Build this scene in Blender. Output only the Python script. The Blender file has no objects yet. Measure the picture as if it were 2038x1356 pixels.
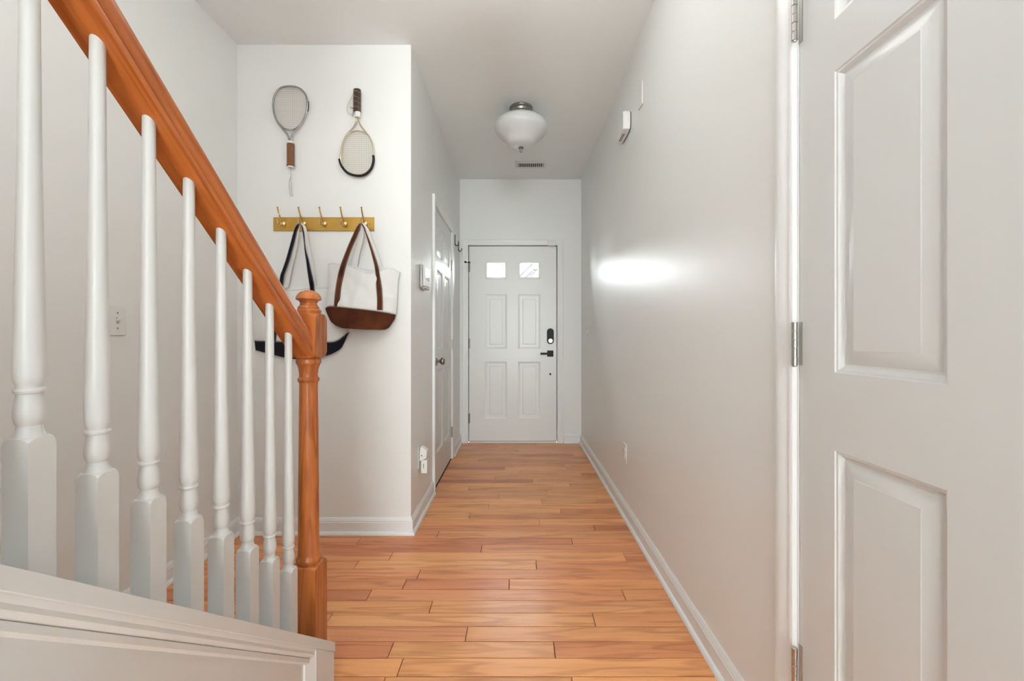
import bpy, bmesh, math, random
from mathutils import Vector, noise
random.seed(7)

# ------------------------------------------------------------------ camera, world, lights, exposure
F = 860.0                      # focal length in pixels of a 2038 px wide frame
VX, VY = 1029.0, 670.0         # where the hall's long edges meet in the frame
H = 1.106                      # camera height
scn = bpy.context.scene
col = scn.collection
cd = bpy.data.cameras.new('camera'); cam = bpy.data.objects.new('camera', cd); col.objects.link(cam)
cd.sensor_fit = 'HORIZONTAL'; cd.sensor_width = 36.0; cd.lens = F / 2038.0 * 36.0
cd.shift_x = -(VX - 1019.0) / 2038.0; cd.shift_y = (VY - 678.0) / 2038.0
cd.clip_start = 0.02
cam.location = (0, 0, H); cam.rotation_euler = (math.pi / 2, 0, 0)
scn.camera = cam
vs = scn.view_settings
vs.view_transform = 'Standard'; vs.look = 'None'; vs.gamma = 1.0; vs.use_curve_mapping = False
vs.exposure = 0.49

world = bpy.data.worlds.new('sky'); scn.world = world
world.use_nodes = True
bg = world.node_tree.nodes['Background']
bg.inputs[0].default_value = (0.91, 0.965, 1.0, 1); bg.inputs[1].default_value = 54.0   # overcast sky

def area(name, loc, rot, sx, sy, power, color=(1, 1, 1)):
    l = bpy.data.lights.new(name, 'AREA'); l.shape = 'RECTANGLE'; l.size = sx; l.size_y = sy
    l.energy = power; l.color = color
    o = bpy.data.objects.new(name, l); col.objects.link(o)
    o.location = loc; o.rotation_euler = rot
    return o
# portals where daylight enters: the added window behind the camera and the front door's panes
for nm, loc, rz, sx, sy in (('living_room_window_portal', (0.35, -5.02, 1.325), 0, 1.8, 2.45), ('front_door_pane_portal', (-0.045, 4.60, 1.797), math.pi, 0.62, 0.2)):
    p_ = area(nm, loc, (math.pi / 2, 0, rz), sx, sy, 1)
    p_.data.cycles.is_portal = True
# unseen lamps added as fill light (hall bowl nearer the camera, globes over the stairs and in the living room) are built further down, see FILL_LAMPS
FILL_LAMPS = {'fill_hall_bowl': (4.4, (-0.08, 1.60)), 'fill_stair_globe': (8.6, (-0.74, 0.75, 2.35)), 'fill_living_globe': (5.0, (0.4, -1.5, 2.38)), 'fill_landing_globe': (9.0, (-1.12, -1.2, 3.4))}
FILL_COLOR = (0.975, 1.0, 0.985)

# ------------------------------------------------------------------ helpers
def px(x, y, Y):               # a point at depth Y
    return Vector(((x - VX) * Y / F, Y, H - (y - VY) * Y / F))
ORG = {}
class MB:
    def __init__(s): s.v = []; s.f = []; s.m = []
    def add(s, vs_, fs, mi=0):
        b = len(s.v); s.v += [Vector(p) for p in vs_]
        for f in fs: s.f.append([b + i for i in f]); s.m.append(mi)
        return s
    def box(s, x0, x1, y0, y1, z0, z1, fn=None, mi=0):
        p = [(x0,y0,z0),(x1,y0,z0),(x1,y1,z0),(x0,y1,z0),(x0,y0,z1),(x1,y0,z1),(x1,y1,z1),(x0,y1,z1)]
        if fn: p = [fn(*q) for q in p]
        return s.add(p, [(0,3,2,1),(4,5,6,7),(0,1,5,4),(1,2,6,5),(2,3,7,6),(3,0,4,7)], mi)
    def rings(s, rings, caps=(True, True), closed=True, mi=0):
        n = len(rings[0]); vs_ = [p for r in rings for p in r]; fs = []
        for i in range(len(rings) - 1):
            for j in range(n if closed else n - 1):
                k = (j + 1) % n
                fs.append((i*n+j, i*n+k, (i+1)*n+k, (i+1)*n+j))
        if caps[0]: fs.append(tuple(range(n))[::-1])
        if caps[1]: fs.append(tuple((len(rings)-1)*n + j for j in range(n)))
        return s.add(vs_, fs, mi)
    def lathe(s, prof, c, seg=32, fn=None, mi=0, sq=None):
        # prof: (radius, height); sq: half width of the square stock the turning is cut from
        R = []
        for r, z in prof:
            ring = []
            for j in range(seg):
                a = 2*math.pi*j/seg
                rr = max(r, 1e-5)
                if sq: rr = min(rr, sq / max(abs(math.cos(a)), abs(math.sin(a))))
                p = (rr*math.cos(a), rr*math.sin(a), z)
                ring.append(fn(*p) if fn else (c[0]+p[0], c[1]+p[1], c[2]+p[2]))
            R.append(ring)
        return s.rings(R, mi=mi)
    def tube(s, path, r, seg=8, caps=True, closed=False, mi=0):
        path = [Vector(p) for p in path]; n = len(path)
        rs = r if isinstance(r, (list, tuple)) else [r]*n
        R = []; prev = None
        for i in range(n):
            a = path[i-1] if (i > 0 or closed) else path[i]
            b = path[(i+1) % n] if (i < n-1 or closed) else path[i]
            t = (b - a).normalized()
            if prev is None:
                up = Vector((0,0,1)) if abs(t.z) < 0.9 else Vector((0,1,0))
                nrm = t.cross(up).normalized()
            else:
                nrm = (prev - t*prev.dot(t)).normalized()
            prev = nrm; bn = t.cross(nrm)
            R.append([path[i] + rs[i]*(math.cos(2*math.pi*j/seg)*nrm + math.sin(2*math.pi*j/seg)*bn) for j in range(seg)])
        if closed: R.append(R[0])
        return s.rings(R, caps=(caps and not closed, caps and not closed), mi=mi)
    def prism(s, poly, fn, d0, d1, mi=0):
        return s.rings([[fn(a, b, d0) for a, b in poly], [fn(a, b, d1) for a, b in poly]], mi=mi)
    def ribbon(s, L, R, th, mf=0, mb=1):
        # strip between two edge lines, th = offset vector to its back
        th = Vector(th); n = len(L)
        L = [Vector(p) for p in L]; R = [Vector(p) for p in R]
        vs_ = L + R + [p+th for p in L] + [p+th for p in R]
        fr = []; bk = []; sd = []
        for i in range(n-1):
            fr.append((i, n+i, n+i+1, i+1)); bk.append((2*n+i, 2*n+i+1, 3*n+i+1, 3*n+i))
            sd.append((i, i+1, 2*n+i+1, 2*n+i)); sd.append((n+i, 3*n+i, 3*n+i+1, n+i+1))
        sd.append((0, 2*n, 3*n, n)); sd.append((n-1, 2*n-1, 4*n-1, 3*n-1))
        b = len(s.v); s.v += vs_
        for grp, mi in ((fr, mf), (bk, mb), (sd, mf)):
            for f in grp: s.f.append([b+i for i in f]); s.m.append(mi)
        return s
    def build(s, name, mat, parent=None, bevel=0, segs=2, sharp=35, recalc=True, org=None):
        lo = Vector((min(p.x for p in s.v), min(p.y for p in s.v), min(p.z for p in s.v)))
        hi = Vector((max(p.x for p in s.v), max(p.y for p in s.v), max(p.z for p in s.v)))
        o_ = Vector(org) if org else Vector(((lo.x+hi.x)/2, (lo.y+hi.y)/2, lo.z))
        me = bpy.data.meshes.new(name)
        me.from_pydata([tuple(p - o_) for p in s.v], [], s.f)
        mats = mat if isinstance(mat, (list, tuple)) else [mat]
        for m in mats: me.materials.append(m)
        if len(mats) > 1:
            for p, mi in zip(me.polygons, s.m): p.material_index = mi
        if recalc:
            bm = bmesh.new(); bm.from_mesh(me); bmesh.ops.recalc_face_normals(bm, faces=bm.faces); bm.to_mesh(me); bm.free()
        for p in me.polygons: p.use_smooth = True
        me.set_sharp_from_angle(angle=math.radians(sharp))
        o = bpy.data.objects.new(name, me); col.objects.link(o)
        place(o, o_, parent)
        if bevel:
            b = o.modifiers.new('bevel', 'BEVEL'); b.width = bevel; b.segments = segs; b.limit_method = 'ANGLE'; b.angle_limit = math.radians(40)
            b.harden_normals = False
        return o
def place(o, world_loc, parent):
    ORG[o.name] = Vector(world_loc)
    if parent is not None:
        o.parent = parent; o.location = Vector(world_loc) - ORG[parent.name]
    else: o.location = world_loc
def tag(o, label=None, cat=None, group=None, kind=None):
    if label: o['label'] = label
    if cat: o['category'] = cat
    if group: o['group'] = group
    if kind: o['kind'] = kind
    return o
def empty(name, loc, label=None, cat=None, group=None, kind=None, parent=None):
    o = bpy.data.objects.new(name, None); col.objects.link(o); o.empty_display_size = 0.05
    place(o, Vector(loc), parent)
    return tag(o, label, cat, group, kind)
def dup(src, name, off, parent):
    c = src.copy(); col.objects.link(c); c.name = name
    place(c, ORG[src.name] + Vector(off), parent)
    return c
def smooth(pts, n=6):          # Catmull-Rom through the points
    P = [Vector(p) for p in pts]; out = []
    for i in range(len(P)-1):
        p0 = P[max(i-1,0)]; p1 = P[i]; p2 = P[i+1]; p3 = P[min(i+2,len(P)-1)]
        for k in range(n):
            t = k/n
            out.append(0.5*((2*p1)+(p2-p0)*t+(2*p0-5*p1+4*p2-p3)*t*t+(3*p1-p0-3*p2+p3)*t*t*t))
    out.append(P[-1]); return out
def interp(x, xs, ys):
    if x <= xs[0]: return ys[0]
    for i in range(len(xs)-1):
        if x <= xs[i+1]:
            t = (x-xs[i])/(xs[i+1]-xs[i]); t = t*t*(3-2*t) if False else t
            return ys[i]+(ys[i+1]-ys[i])*t
    return ys[-1]
def lin(r, g, b):
    f = lambda c: ((c/255+0.055)/1.055)**2.4 if c/255 > 0.04045 else c/255/12.92
    return (f(r), f(g), f(b), 1)

# ------------------------------------------------------------------ materials
def mat(name, color, rough=0.5, metal=0.0, spec=0.5, bump=None, coat=0.0, var=0.0, varscale=6.0):
    m = bpy.data.materials.new(name); m.use_nodes = True
    nt = m.node_tree; b = nt.nodes['Principled BSDF']
    b.inputs['Base Color'].default_value = color; b.inputs['Roughness'].default_value = rough
    b.inputs['Metallic'].default_value = metal; b.inputs['Specular IOR Level'].default_value = spec
    b.inputs['Coat Weight'].default_value = coat; b.inputs['Coat Roughness'].default_value = 0.12
    tc = nt.nodes.new('ShaderNodeTexCoord')
    if bump:
        n = nt.nodes.new('ShaderNodeTexNoise'); n.inputs['Scale'].default_value = bump[0]; n.inputs['Detail'].default_value = 2
        bp = nt.nodes.new('ShaderNodeBump'); bp.inputs['Strength'].default_value = bump[1]; bp.inputs['Distance'].default_value = bump[2]
        nt.links.new(tc.outputs['Object'], n.inputs['Vector']); nt.links.new(n.outputs['Fac'], bp.inputs['Height'])
        nt.links.new(bp.outputs['Normal'], b.inputs['Normal'])
    if var:
        n = nt.nodes.new('ShaderNodeTexNoise'); n.inputs['Scale'].default_value = varscale; n.inputs['Detail'].default_value = 4
        r = nt.nodes.new('ShaderNodeMapRange'); r.inputs['From Min'].default_value = 0.3; r.inputs['From Max'].default_value = 0.7
        r.inputs['To Min'].default_value = 1-var; r.inputs['To Max'].default_value = 1+var
        mx = nt.nodes.new('ShaderNodeMix'); mx.data_type = 'RGBA'; mx.blend_type = 'MULTIPLY'; mx.inputs[0].default_value = 1
        mx.inputs[6].default_value = color
        nt.links.new(tc.outputs['Object'], n.inputs['Vector']); nt.links.new(n.outputs['Fac'], r.inputs['Value'])
        nt.links.new(r.outputs['Result'], mx.inputs[7]); nt.links.new(mx.outputs[2], b.inputs['Base Color'])
    return m

def wood(name, axis, rot=(0,0,0), base=None, dark=0.6, rough=0.28, obj_color=False, fine=95.0, band=13.0, rings=5.0, coat=0.15, spec=0.5):
    """oak: fine pores and wandering growth bands, both drawn out along the grain axis"""
    m = bpy.data.materials.new(name); m.use_nodes = True
    nt = m.node_tree; N = nt.nodes.new; L = nt.links.new; b = nt.nodes['Principled BSDF']
    tc = N('ShaderNodeTexCoord'); oi = N('ShaderNodeObjectInfo')
    sc = N('ShaderNodeVectorMath'); sc.operation = 'SCALE'; L(oi.outputs['Random'], sc.inputs['Scale']); sc.inputs[0].default_value = (37.0, 53.0, 71.0)
    rt = N('ShaderNodeMapping'); rt.inputs['Rotation'].default_value = rot; L(tc.outputs['Object'], rt.inputs['Vector'])
    ad = N('ShaderNodeVectorMath'); ad.operation = 'ADD'; L(rt.outputs['Vector'], ad.inputs[0]); L(sc.outputs['Vector'], ad.inputs[1])
    def noise_(freq, along, detail, dist):
        s3 = [freq]*3; s3[axis] = along
        mp = N('ShaderNodeMapping'); mp.inputs['Scale'].default_value = s3; L(ad.outputs['Vector'], mp.inputs['Vector'])
        n_ = N('ShaderNodeTexNoise'); n_.inputs['Scale'].default_value = 1; n_.inputs['Detail'].default_value = detail; n_.inputs['Roughness'].default_value = 0.6; n_.inputs['Distortion'].default_value = dist
        L(mp.outputs['Vector'], n_.inputs['Vector']); return n_.outputs['Fac']
    def rng(v, a0, a1, b0, b1):
        r = N('ShaderNodeMapRange'); r.inputs['From Min'].default_value = a0; r.inputs['From Max'].default_value = a1
        r.inputs['To Min'].default_value = b0; r.inputs['To Max'].default_value = b1; L(v, r.inputs['Value']); return r.outputs['Result']
    def mth(op, a_, b_=None):
        q = N('ShaderNodeMath'); q.operation = op; L(a_, q.inputs[0])
        if b_ is not None:
            if isinstance(b_, float): q.inputs[1].default_value = b_
            else: L(b_, q.inputs[1])
        return q.outputs[0]
    pores = rng(noise_(fine, fine*0.035, 4, 0.0), 0.52, 0.78, 0.0, 1.0)
    bands = rng(mth('SINE', mth('MULTIPLY', noise_(band, band*0.10, 1.5, 0.3), rings*6.283)), 0.1, 1.0, 0.0, 1.0)
    cloud = rng(noise_(band*0.9, band*0.12, 3, 0.2), 0.3, 0.7, 0.0, 1.0)
    amt = mth('ADD', mth('ADD', mth('MULTIPLY', pores, 0.45), mth('MULTIPLY', bands, 0.38)), mth('MULTIPLY', cloud, 0.30))
    fac = mth('MULTIPLY', amt, 1.0-dark+0.30)
    cm = N('ShaderNodeMix'); cm.data_type = 'RGBA'; cm.blend_type = 'MULTIPLY'; cm.inputs[0].default_value = 1; cm.inputs[7].default_value = (0.50, 0.36, 0.27, 1)
    mx = N('ShaderNodeMix'); mx.data_type = 'RGBA'; mx.blend_type = 'MIX'
    if obj_color: L(oi.outputs['Color'], mx.inputs[6]); L(oi.outputs['Color'], cm.inputs[6])
    else: mx.inputs[6].default_value = base; cm.inputs[6].default_value = base
    L(cm.outputs[2], mx.inputs[7]); L(fac, mx.inputs[0])
    L(mx.outputs[2], b.inputs['Base Color'])
    b.inputs['Roughness'].default_value = rough; b.inputs['Specular IOR Level'].default_value = spec; b.inputs['Coat Weight'].default_value = coat; b.inputs['Coat Roughness'].default_value = 0.2
    bp = N('ShaderNodeBump'); bp.inputs['Strength'].default_value = 0.10; bp.inputs['Distance'].default_value = 0.001; bp.invert = True
    L(amt, bp.inputs['Height']); L(bp.outputs['Normal'], b.inputs['Normal'])
    return m

M = {}
M['wall'] = mat('wall_paint', (0.83, 0.83, 0.81, 1), 0.40, bump=(260, 0.10, 0.001), spec=0.45)
M['ceil'] = mat('ceiling_paint', (0.91, 0.915, 0.905, 1), 0.7, bump=(160, 0.15, 0.001))
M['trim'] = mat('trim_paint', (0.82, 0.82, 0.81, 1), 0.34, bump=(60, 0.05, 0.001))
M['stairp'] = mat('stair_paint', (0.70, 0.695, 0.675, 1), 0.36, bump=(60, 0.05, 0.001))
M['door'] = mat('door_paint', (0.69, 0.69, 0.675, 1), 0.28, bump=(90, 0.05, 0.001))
M['fdoor'] = mat('front_door_paint', (0.79, 0.785, 0.765, 1), 0.3, bump=(50, 0.25, 0.001))
M['white'] = mat('white_plastic', (0.80, 0.79, 0.765, 1), 0.35)
M['gap'] = mat('dark_gap', (0.03, 0.028, 0.025, 1), 0.9)
M['black'] = mat('black_metal', (0.010, 0.010, 0.011, 1), 0.45, spec=0.25)
M['nickel'] = mat('brushed_nickel', (0.46, 0.44, 0.41, 1), 0.28, 1.0, bump=(200, 0.08, 0.001))
M['lampn'] = mat('lamp_nickel', (0.30, 0.285, 0.25, 1), 0.33, 1.0)
M['bronze'] = mat('dark_hinge_metal', (0.22, 0.19, 0.14, 1), 0.4, 1.0)
M['pewter'] = mat('antique_nickel', (0.30, 0.27, 0.23, 1), 0.3, 1.0)
M['silver'] = mat('racket_steel', (0.42, 0.42, 0.42, 1), 0.22, 1.0)
M['gold'] = mat('champagne_frame', (0.55, 0.47, 0.33, 1), 0.3, 0.8)
M['brass'] = mat('brass', (0.48, 0.29, 0.075, 1), 0.3, 1.0, var=0.06, varscale=9)
M['brassb'] = mat('polished_brass', (0.72, 0.50, 0.21, 1), 0.14, 1.0)
M['leather'] = mat('brown_grip_leather', lin(112, 72, 44), 0.55, var=0.15, varscale=60)
M['dleather'] = mat('dark_grip_leather', lin(66, 48, 34), 0.4, var=0.15, varscale=50)
M['string'] = mat('racket_gut', (0.52, 0.42, 0.30, 1), 0.5)
M['cord'] = mat('wrist_cord', (0.5, 0.47, 0.42, 1), 0.7)
M['canvas'] = mat('white_canvas', (0.78, 0.77, 0.745, 1), 0.9, spec=0.1, bump=(420, 0.25, 0.001), var=0.02, varscale=8)
M['suede'] = mat('brown_suede', lin(80, 42, 25), 0.85, spec=0.15, bump=(300, 0.2, 0.001), var=0.4, varscale=14)
M['navy'] = mat('navy_canvas', lin(26, 26, 34), 0.85, spec=0.15, bump=(420, 0.25, 0.001), var=0.15, varscale=12)
M['thread'] = mat('white_thread', (0.75, 0.73, 0.70, 1), 0.9)
M['opal'] = mat('opal_glass', (0.70, 0.70, 0.695, 1), 0.3, spec=0.4)
M['screen'] = mat('grey_display', (0.55, 0.57, 0.55, 1), 0.12)
M['greyp'] = mat('silver_plastic', (0.42, 0.42, 0.41, 1), 0.35, 0.3)
M['bounce_carpet'] = mat('neutral_bounce_carpet', (0.55, 0.53, 0.49, 1), 0.95, bump=(400, 0.4, 0.002))  # pale flooring chosen to keep bounced light neutral
M['siding'] = mat('white_siding', (0.8, 0.8, 0.8, 1), 0.8)
M['shingle'] = mat('black_roof_edge', (0.012, 0.012, 0.013, 1), 0.9, spec=0.05)
M['lawn'] = mat('outdoor_ground', (0.30, 0.32, 0.24, 1), 0.95, var=0.2, varscale=2)
M['ink'] = mat('dark_ink', (0.06, 0.06, 0.06, 1), 0.6)
M['board'] = wood('oak_floor_board', 0, obj_color=True, dark=0.35, rough=0.33, coat=0.08, spec=0.42, fine=110.0, band=16.0, rings=4.0)
SL = 0.806
ANG = math.atan(SL)
M['newel'] = wood('oak_newel', 2, base=lin(182, 106, 52), dark=0.2, rough=0.27, coat=0.05, spec=0.35, fine=150.0, band=22.0, rings=5.0)
M['rail'] = wood('oak_handrail', 1, rot=(ANG, 0, 0), base=lin(196, 112, 54), dark=0.2, rough=0.27, coat=0.05, spec=0.35, fine=150.0, band=20.0, rings=4.0)
M['tread'] = wood('oak_tread', 0, base=lin(196, 124, 74), dark=0.55)
def thin_glass(name, tint):
    g = bpy.data.materials.new(name); g.use_nodes = True
    nt = g.node_tree; nt.nodes.remove(nt.nodes['Principled BSDF'])
    t_ = nt.nodes.new('ShaderNodeBsdfTransparent'); t_.inputs[0].default_value = tint
    gl = nt.nodes.new('ShaderNodeBsdfGlossy'); gl.inputs['Roughness'].default_value = 0.03
    fr_ = nt.nodes.new('ShaderNodeFresnel'); fr_.inputs[0].default_value = 1.5
    mx_ = nt.nodes.new('ShaderNodeMixShader'); nt.links.new(fr_.outputs[0], mx_.inputs[0]); nt.links.new(t_.outputs[0], mx_.inputs[1]); nt.links.new(gl.outputs[0], mx_.inputs[2])
    nt.links.new(mx_.outputs[0], nt.nodes['Material Output'].inputs[0])
    return g
M['glass'] = thin_glass('window_glass', (0.96, 0.97, 0.975, 1))
M['tinted'] = thin_glass('dimming_window_glass', (0.485, 0.495, 0.485, 1))  # dark tint added to cut the daylight from behind the camera

# ------------------------------------------------------------------ room shell
XR, XL, XS = 0.668, -0.594, -1.566      # right wall, hall's left wall, stair wall
YF, YN, CH = 4.49, 2.42, 2.74           # front wall, nook wall, ceiling height
LX0, LX1, LY0, LY1 = -0.62, 4.5, -5.0, -0.45   # living room behind the camera

def struct(name, mb, m, bevel=0, kind='structure'):
    return tag(mb.build(name, m, bevel=bevel), kind=kind)

# right wall with the opening of the near door
D3A, D3B = 1.022, 0.212                 # hinge edge, latch edge of the near door (Y)
w = MB()
w.box(XR, XR+0.12, D3A+0.012, YF+0.15, 0, CH); w.box(XR, XR+0.12, LY1, D3B-0.012, 0, CH); w.box(XR, XR+0.12, D3B-0.012, D3A+0.012, 2.052, CH)
struct('wall_right', w, M['wall'])
# hall's left wall with the opening of the closet door
D2A, D2B = 3.105, 3.905
w = MB()
w.box(XL-0.1, XL, YN+0.1, D2A-0.012, 0, CH); w.box(XL-0.1, XL, D2B+0.012, YF+0.15, 0, CH); w.box(XL-0.1, XL, D2A-0.012, D2B+0.012, 2.052, CH)
struct('wall_closet', w, M['wall'])
struct('wall_nook', MB().box(XS-0.12, XL, YN, YN+0.1, 0, CH), M['wall'])
struct('wall_left', MB().box(XS-0.12, XS, -3.6, YN+0.1, 0, 5.2), M['wall'])
struct('wall_closet_inside', MB().box(XS-0.12, XS-0.02, YN+0.1, YF+0.15, 0, CH).box(XS-0.02, XL-0.1, YF, YF+0.15, 0, CH).box(XS-0.02, XL-0.1, YN+0.1, YF, -0.06, 0).box(XS-0.12, XL-0.1, YN+0.1, YF+0.15, CH, CH+0.2), M['wall'])
struct('wall_side_room', MB().box(XR+0.12, XR+1.3, -0.35, -0.25, 0, CH).box(XR+0.12, XR+1.3, 1.5, 1.6, 0, CH).box(XR+1.3, XR+1.4, -0.35, 1.6, 0, CH).box(XR+0.12, XR+1.3, -0.25, 1.5, -0.06, 0).box(XR+0.12, XR+1.4, -0.35, 1.6, CH, CH+0.1), M['wall'])
# front wall with door opening
FX0, FX1, FZ = -0.498, 0.410, 2.050
w = MB()
w.box(XL, FX0-0.02, YF, YF+0.15, 0, CH); w.box(FX1+0.02, XR, YF, YF+0.15, 0, CH); w.box(FX0-0.02, FX1+0.02, YF, YF+0.15, FZ+0.02, CH)
struct('wall_front', w, M['wall'])
# ceiling, open above the stairs
w = MB()
w.box(XL-0.1, XR+0.12, -0.45, YF+0.15, CH, CH+0.2); w.box(XS-0.12, XL-0.1, 1.0, YN+0.1, CH, CH+0.2); w.box(XL-0.1, LX1, LY0, LY1, CH, CH+0.2)
struct('ceiling', w, M['ceil'])
struct('wall_stairwell', MB().box(XS, XL, 0.95, 1.0, CH+0.2, 5.2).box(XL-0.1, XL, -3.6, 0.95, CH+0.2, 5.2).box(XS-0.12, XL, -3.7, -3.6, 0, 5.2), M['wall'])
struct('ceiling_upper', MB().box(XS-0.12, XL, -3.7, 1.0, 5.2, 5.3), M['ceil'])
# living room shell behind the camera, with a window added in back for daylight
w = MB()
w.box(XR+0.12, LX1, LY1, LY1+0.1, 0, CH); w.box(LX1, LX1+0.1, LY0, LY1+0.1, 0, CH)
w.box(LX0-0.1, LX0, LY0, -2.7, 0, CH)
w.box(LX0-0.1, -0.55, LY0-0.1, LY0, 0, CH); w.box(1.25, LX1, LY0-0.1, LY0, 0, CH); w.box(-0.55, 1.25, LY0-0.1, LY0, 0, 0.1); w.box(-0.55, 1.25, LY0-0.1, LY0, 2.55, CH)
struct('wall_back', w, M['wall'])
struct('window_1', MB().box(-0.55, 1.25, LY0-0.06, LY0-0.055, 0.1, 2.55), M['tinted'])  # unseen window, its pane tinted to dim the daylight

# ------------------------------------------------------------------ floor of single oak boards
floor = empty('floor', (0, 1, 0), kind='structure')
sub = MB().box(XS, XR, -0.45, YF+0.02, -0.06, -0.019).build('subfloor', M['gap'], floor)
struct('floor_living_room', MB().box(LX0, LX1, LY0, -0.45, -0.06, 0), M['bounce_carpet'])  # unseen flooring, made pale for a neutral bounce
BW, B0 = 0.0808, 1.486
raw = [(600+a/2.68, 850+b/2.68) for a, b in [(1085,110),(1175,147),(950,175),(1085,215),(1167,243),(1033,278),(1238,295),(892,335),(1055,380),(1283,400),(998,427),(895,480),(1270,510),(725,578),(300,615),(960,650),(475,693),(1252,735),(625,787),(1108,840),(360,897),(690,960),(150,1020),(880,1105),(525,1285)]]
raw += [(1000+a/2.68, 850+b/2.68) for a, b in [(183,97),(270,118),(380,155),(345,181),(243,197),(345,225),(425,257),(360,312),(238,353),(503,398),(312,450),(490,537),(370,608),(650,687),(645,890),(487,1025),(277,1188),(370,1340)]]
joints = {}
for x, y in raw:
    Y = F*H/(y-VY); X = (x-VX)*Y/F
    joints.setdefault(math.floor((Y-B0)/BW), []).append(X)
TONES = [(208,148,102),(204,142,97),(198,134,92),(212,154,106),(200,136,96),(206,146,98),(202,138,98),(186,120,84)]
rb = random.Random(11)
for k in range(-23, 38):
    y0, y1 = B0+BW*k, B0+BW*(k+1)
    if y0 > YF+0.03: continue
    y1 = min(y1, YF+0.04)
    x0 = XL if y0 > YN-0.02 else XS
    if y0 > 1.30 and y0 < 1.36: x0 = XS
    x1 = XR
    js = sorted(j for j in joints.get(k, []) if x0+0.08 < j < x1-0.08)
    out = []
    for j in js:
        if not out or j-out[-1] > 0.18: out.append(j)
    # boards run on past the last joint in view
    a = (out[0] if out else x1 - rb.uniform(0.2, 0.9))
    if not out: out = [a]
    while out[0]-x0 > 1.15: out.insert(0, out[0]-rb.uniform(0.45, 0.95))
    while x1-out[-1] > 1.2: out.append(out[-1]+rb.uniform(0.5, 0.9))
    ed = [x0]+[j for j in out if x0+0.05 < j < x1-0.05]+[x1]
    gp = 0.0013; c = 0.0012
    for a, b in zip(ed[:-1], ed[1:]):
        A, B, C, D = a+gp, b-gp, y0+0.0017, y1-0.0017
        mb = MB(); dz = rb.uniform(-0.0003, 0.0003)
        mb.rings([[(A,C,-0.018),(B,C,-0.018),(B,D,-0.018),(A,D,-0.018)], [(A,C,dz-c),(B,C,dz-c),(B,D,dz-c),(A,D,dz-c)], [(A+c,C+c,dz),(B-c,C+c,dz),(B-c,D-c,dz),(A+c,D-c,dz)]])
        o = mb.build('floor_board', M['board'], floor, sharp=10)
        t = rb.choice(TONES); f = rb.uniform(0.94, 1.03)
        cc = lin(*[q*f for q in t]); o.color = (cc[0]*1.43, cc[1]*1.38, cc[2]*1.26, 1)

# ------------------------------------------------------------------ baseboards
def baseboard(name, p0, p1, n, h=0.093, m0=0, m1=0):
    """m0, m1: +1 mitres an end for an outside corner, -1 for an inside corner"""
    p0 = Vector((*p0, 0)); p1 = Vector((*p1, 0)); n = Vector((*n, 0)); t = (p1-p0).normalized()
    def ring(p, prof, e): return [p + n*a + t*(e*a) + Vector((0,0,z)) for a, z in prof]
    prof = [(0,0.002),(0.013,0.002),(0.013,0.068),(0.0105,0.071),(0.0115,0.076),(0.008,0.083),(0.005,h-0.002),(0.003,h),(0,h)]
    o = tag(MB().rings([ring(p0, prof, -m0), ring(p1, prof, m1)]).build(name, M['trim']), kind='structure')
    sh = [(0.0131,0.001),(0.026,0.001),(0.0255,0.008),(0.022,0.015),(0.017,0.019),(0.0131,0.020)]
    MB().rings([ring(p0, sh, -m0), ring(p1, sh, m1)]).build('shoe_molding', M['trim'], o)
    return o
baseboard('baseboard_right', (XR, D3A+0.085), (XR, YF), (-1, 0), m1=-1)
baseboard('baseboard_nook', (XS, YN), (XL, YN), (0, -1), m0=-1, m1=1)
baseboard('baseboard_closet_near', (XL, YN), (XL, D2A-0.072), (1, 0), m0=1)
baseboard('baseboard_closet_far', (XL, D2B+0.072), (XL, YF), (1, 0))
baseboard('baseboard_left', (XS, 1.33), (XS, YN), (1, 0), m1=-1)
baseboard('baseboard_front', (FX1+0.076, YF), (XR, YF), (0, -1), m1=-1)

# ------------------------------------------------------------------ doors and their trim
def casing(name, fn, u0, u1, h, wd=0.060):
    """three mitred boards round an opening u0..u1 wide and h high; fn(u, d, z), d = proud of the wall"""
    root = empty(name, fn(u0, 0, 0), kind='structure')
    prof = [(0.0, 0.0),(0.0, 0.010),(0.004, 0.0125),(0.012, 0.0125),(0.014, 0.0105),(0.030, 0.0135),(0.040, 0.0165),(wd-0.006, 0.0175),(wd-0.001, 0.0165),(wd, 0.014),(wd, 0.0)]
    def pcs(ends): return [[fn(u+du*w_, d, z+dz*w_) for w_, d in prof] for (u, z, du, dz) in ends]
    MB().rings(pcs([(u0, 0, -1, 0), (u0, h, -1, 1)])).build('casing_board', M['trim'], root)
    MB().rings(pcs([(u0, h, -1, 1), (u1, h, 1, 1)])).build('casing_board', M['trim'], root)
    MB().rings(pcs([(u1, 0, 1, 0), (u1, h, 1, 1)])).build('casing_board', M['trim'], root)
    return root
def jamb(root, fn, u0, u1, h, depth=0.12, slab=0.040, m=None, gap=0.003, stop=None):
    m = m or M['trim']; t = 0.010
    mb = MB()
    for (a, b, c, d) in ((u0-t, u0-gap, 0, h+t), (u1+gap, u1+t, 0, h+t), (u0-gap, u1+gap, h+gap, h+t)):
        mb.box(a, b, -depth, 0.0, c, d, fn)
    o = mb.build('jamb', m, root)
    sb = MB()
    for (a, b, c, d) in ((u0-gap, u0+0.014, 0, h+gap), (u1-0.014, u1+gap, 0, h+gap), (u0+0.014, u1-0.014, h-0.012, h+gap)):
        sb.box(a, b, -depth, -slab-0.002, c, d, fn)
    sb.build('door_stop', stop or m, root)
    return o
def panel_mesh(fn, a, b, c, d, prof):
    R = []
    for w_, dp in prof:
        R.append([fn(a+w_, dp, c+w_), fn(b-w_, dp, c+w_), fn(b-w_, dp, d-w_), fn(a+w_, dp, d-w_)])
    return MB().rings(R, caps=(False, True))
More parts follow.
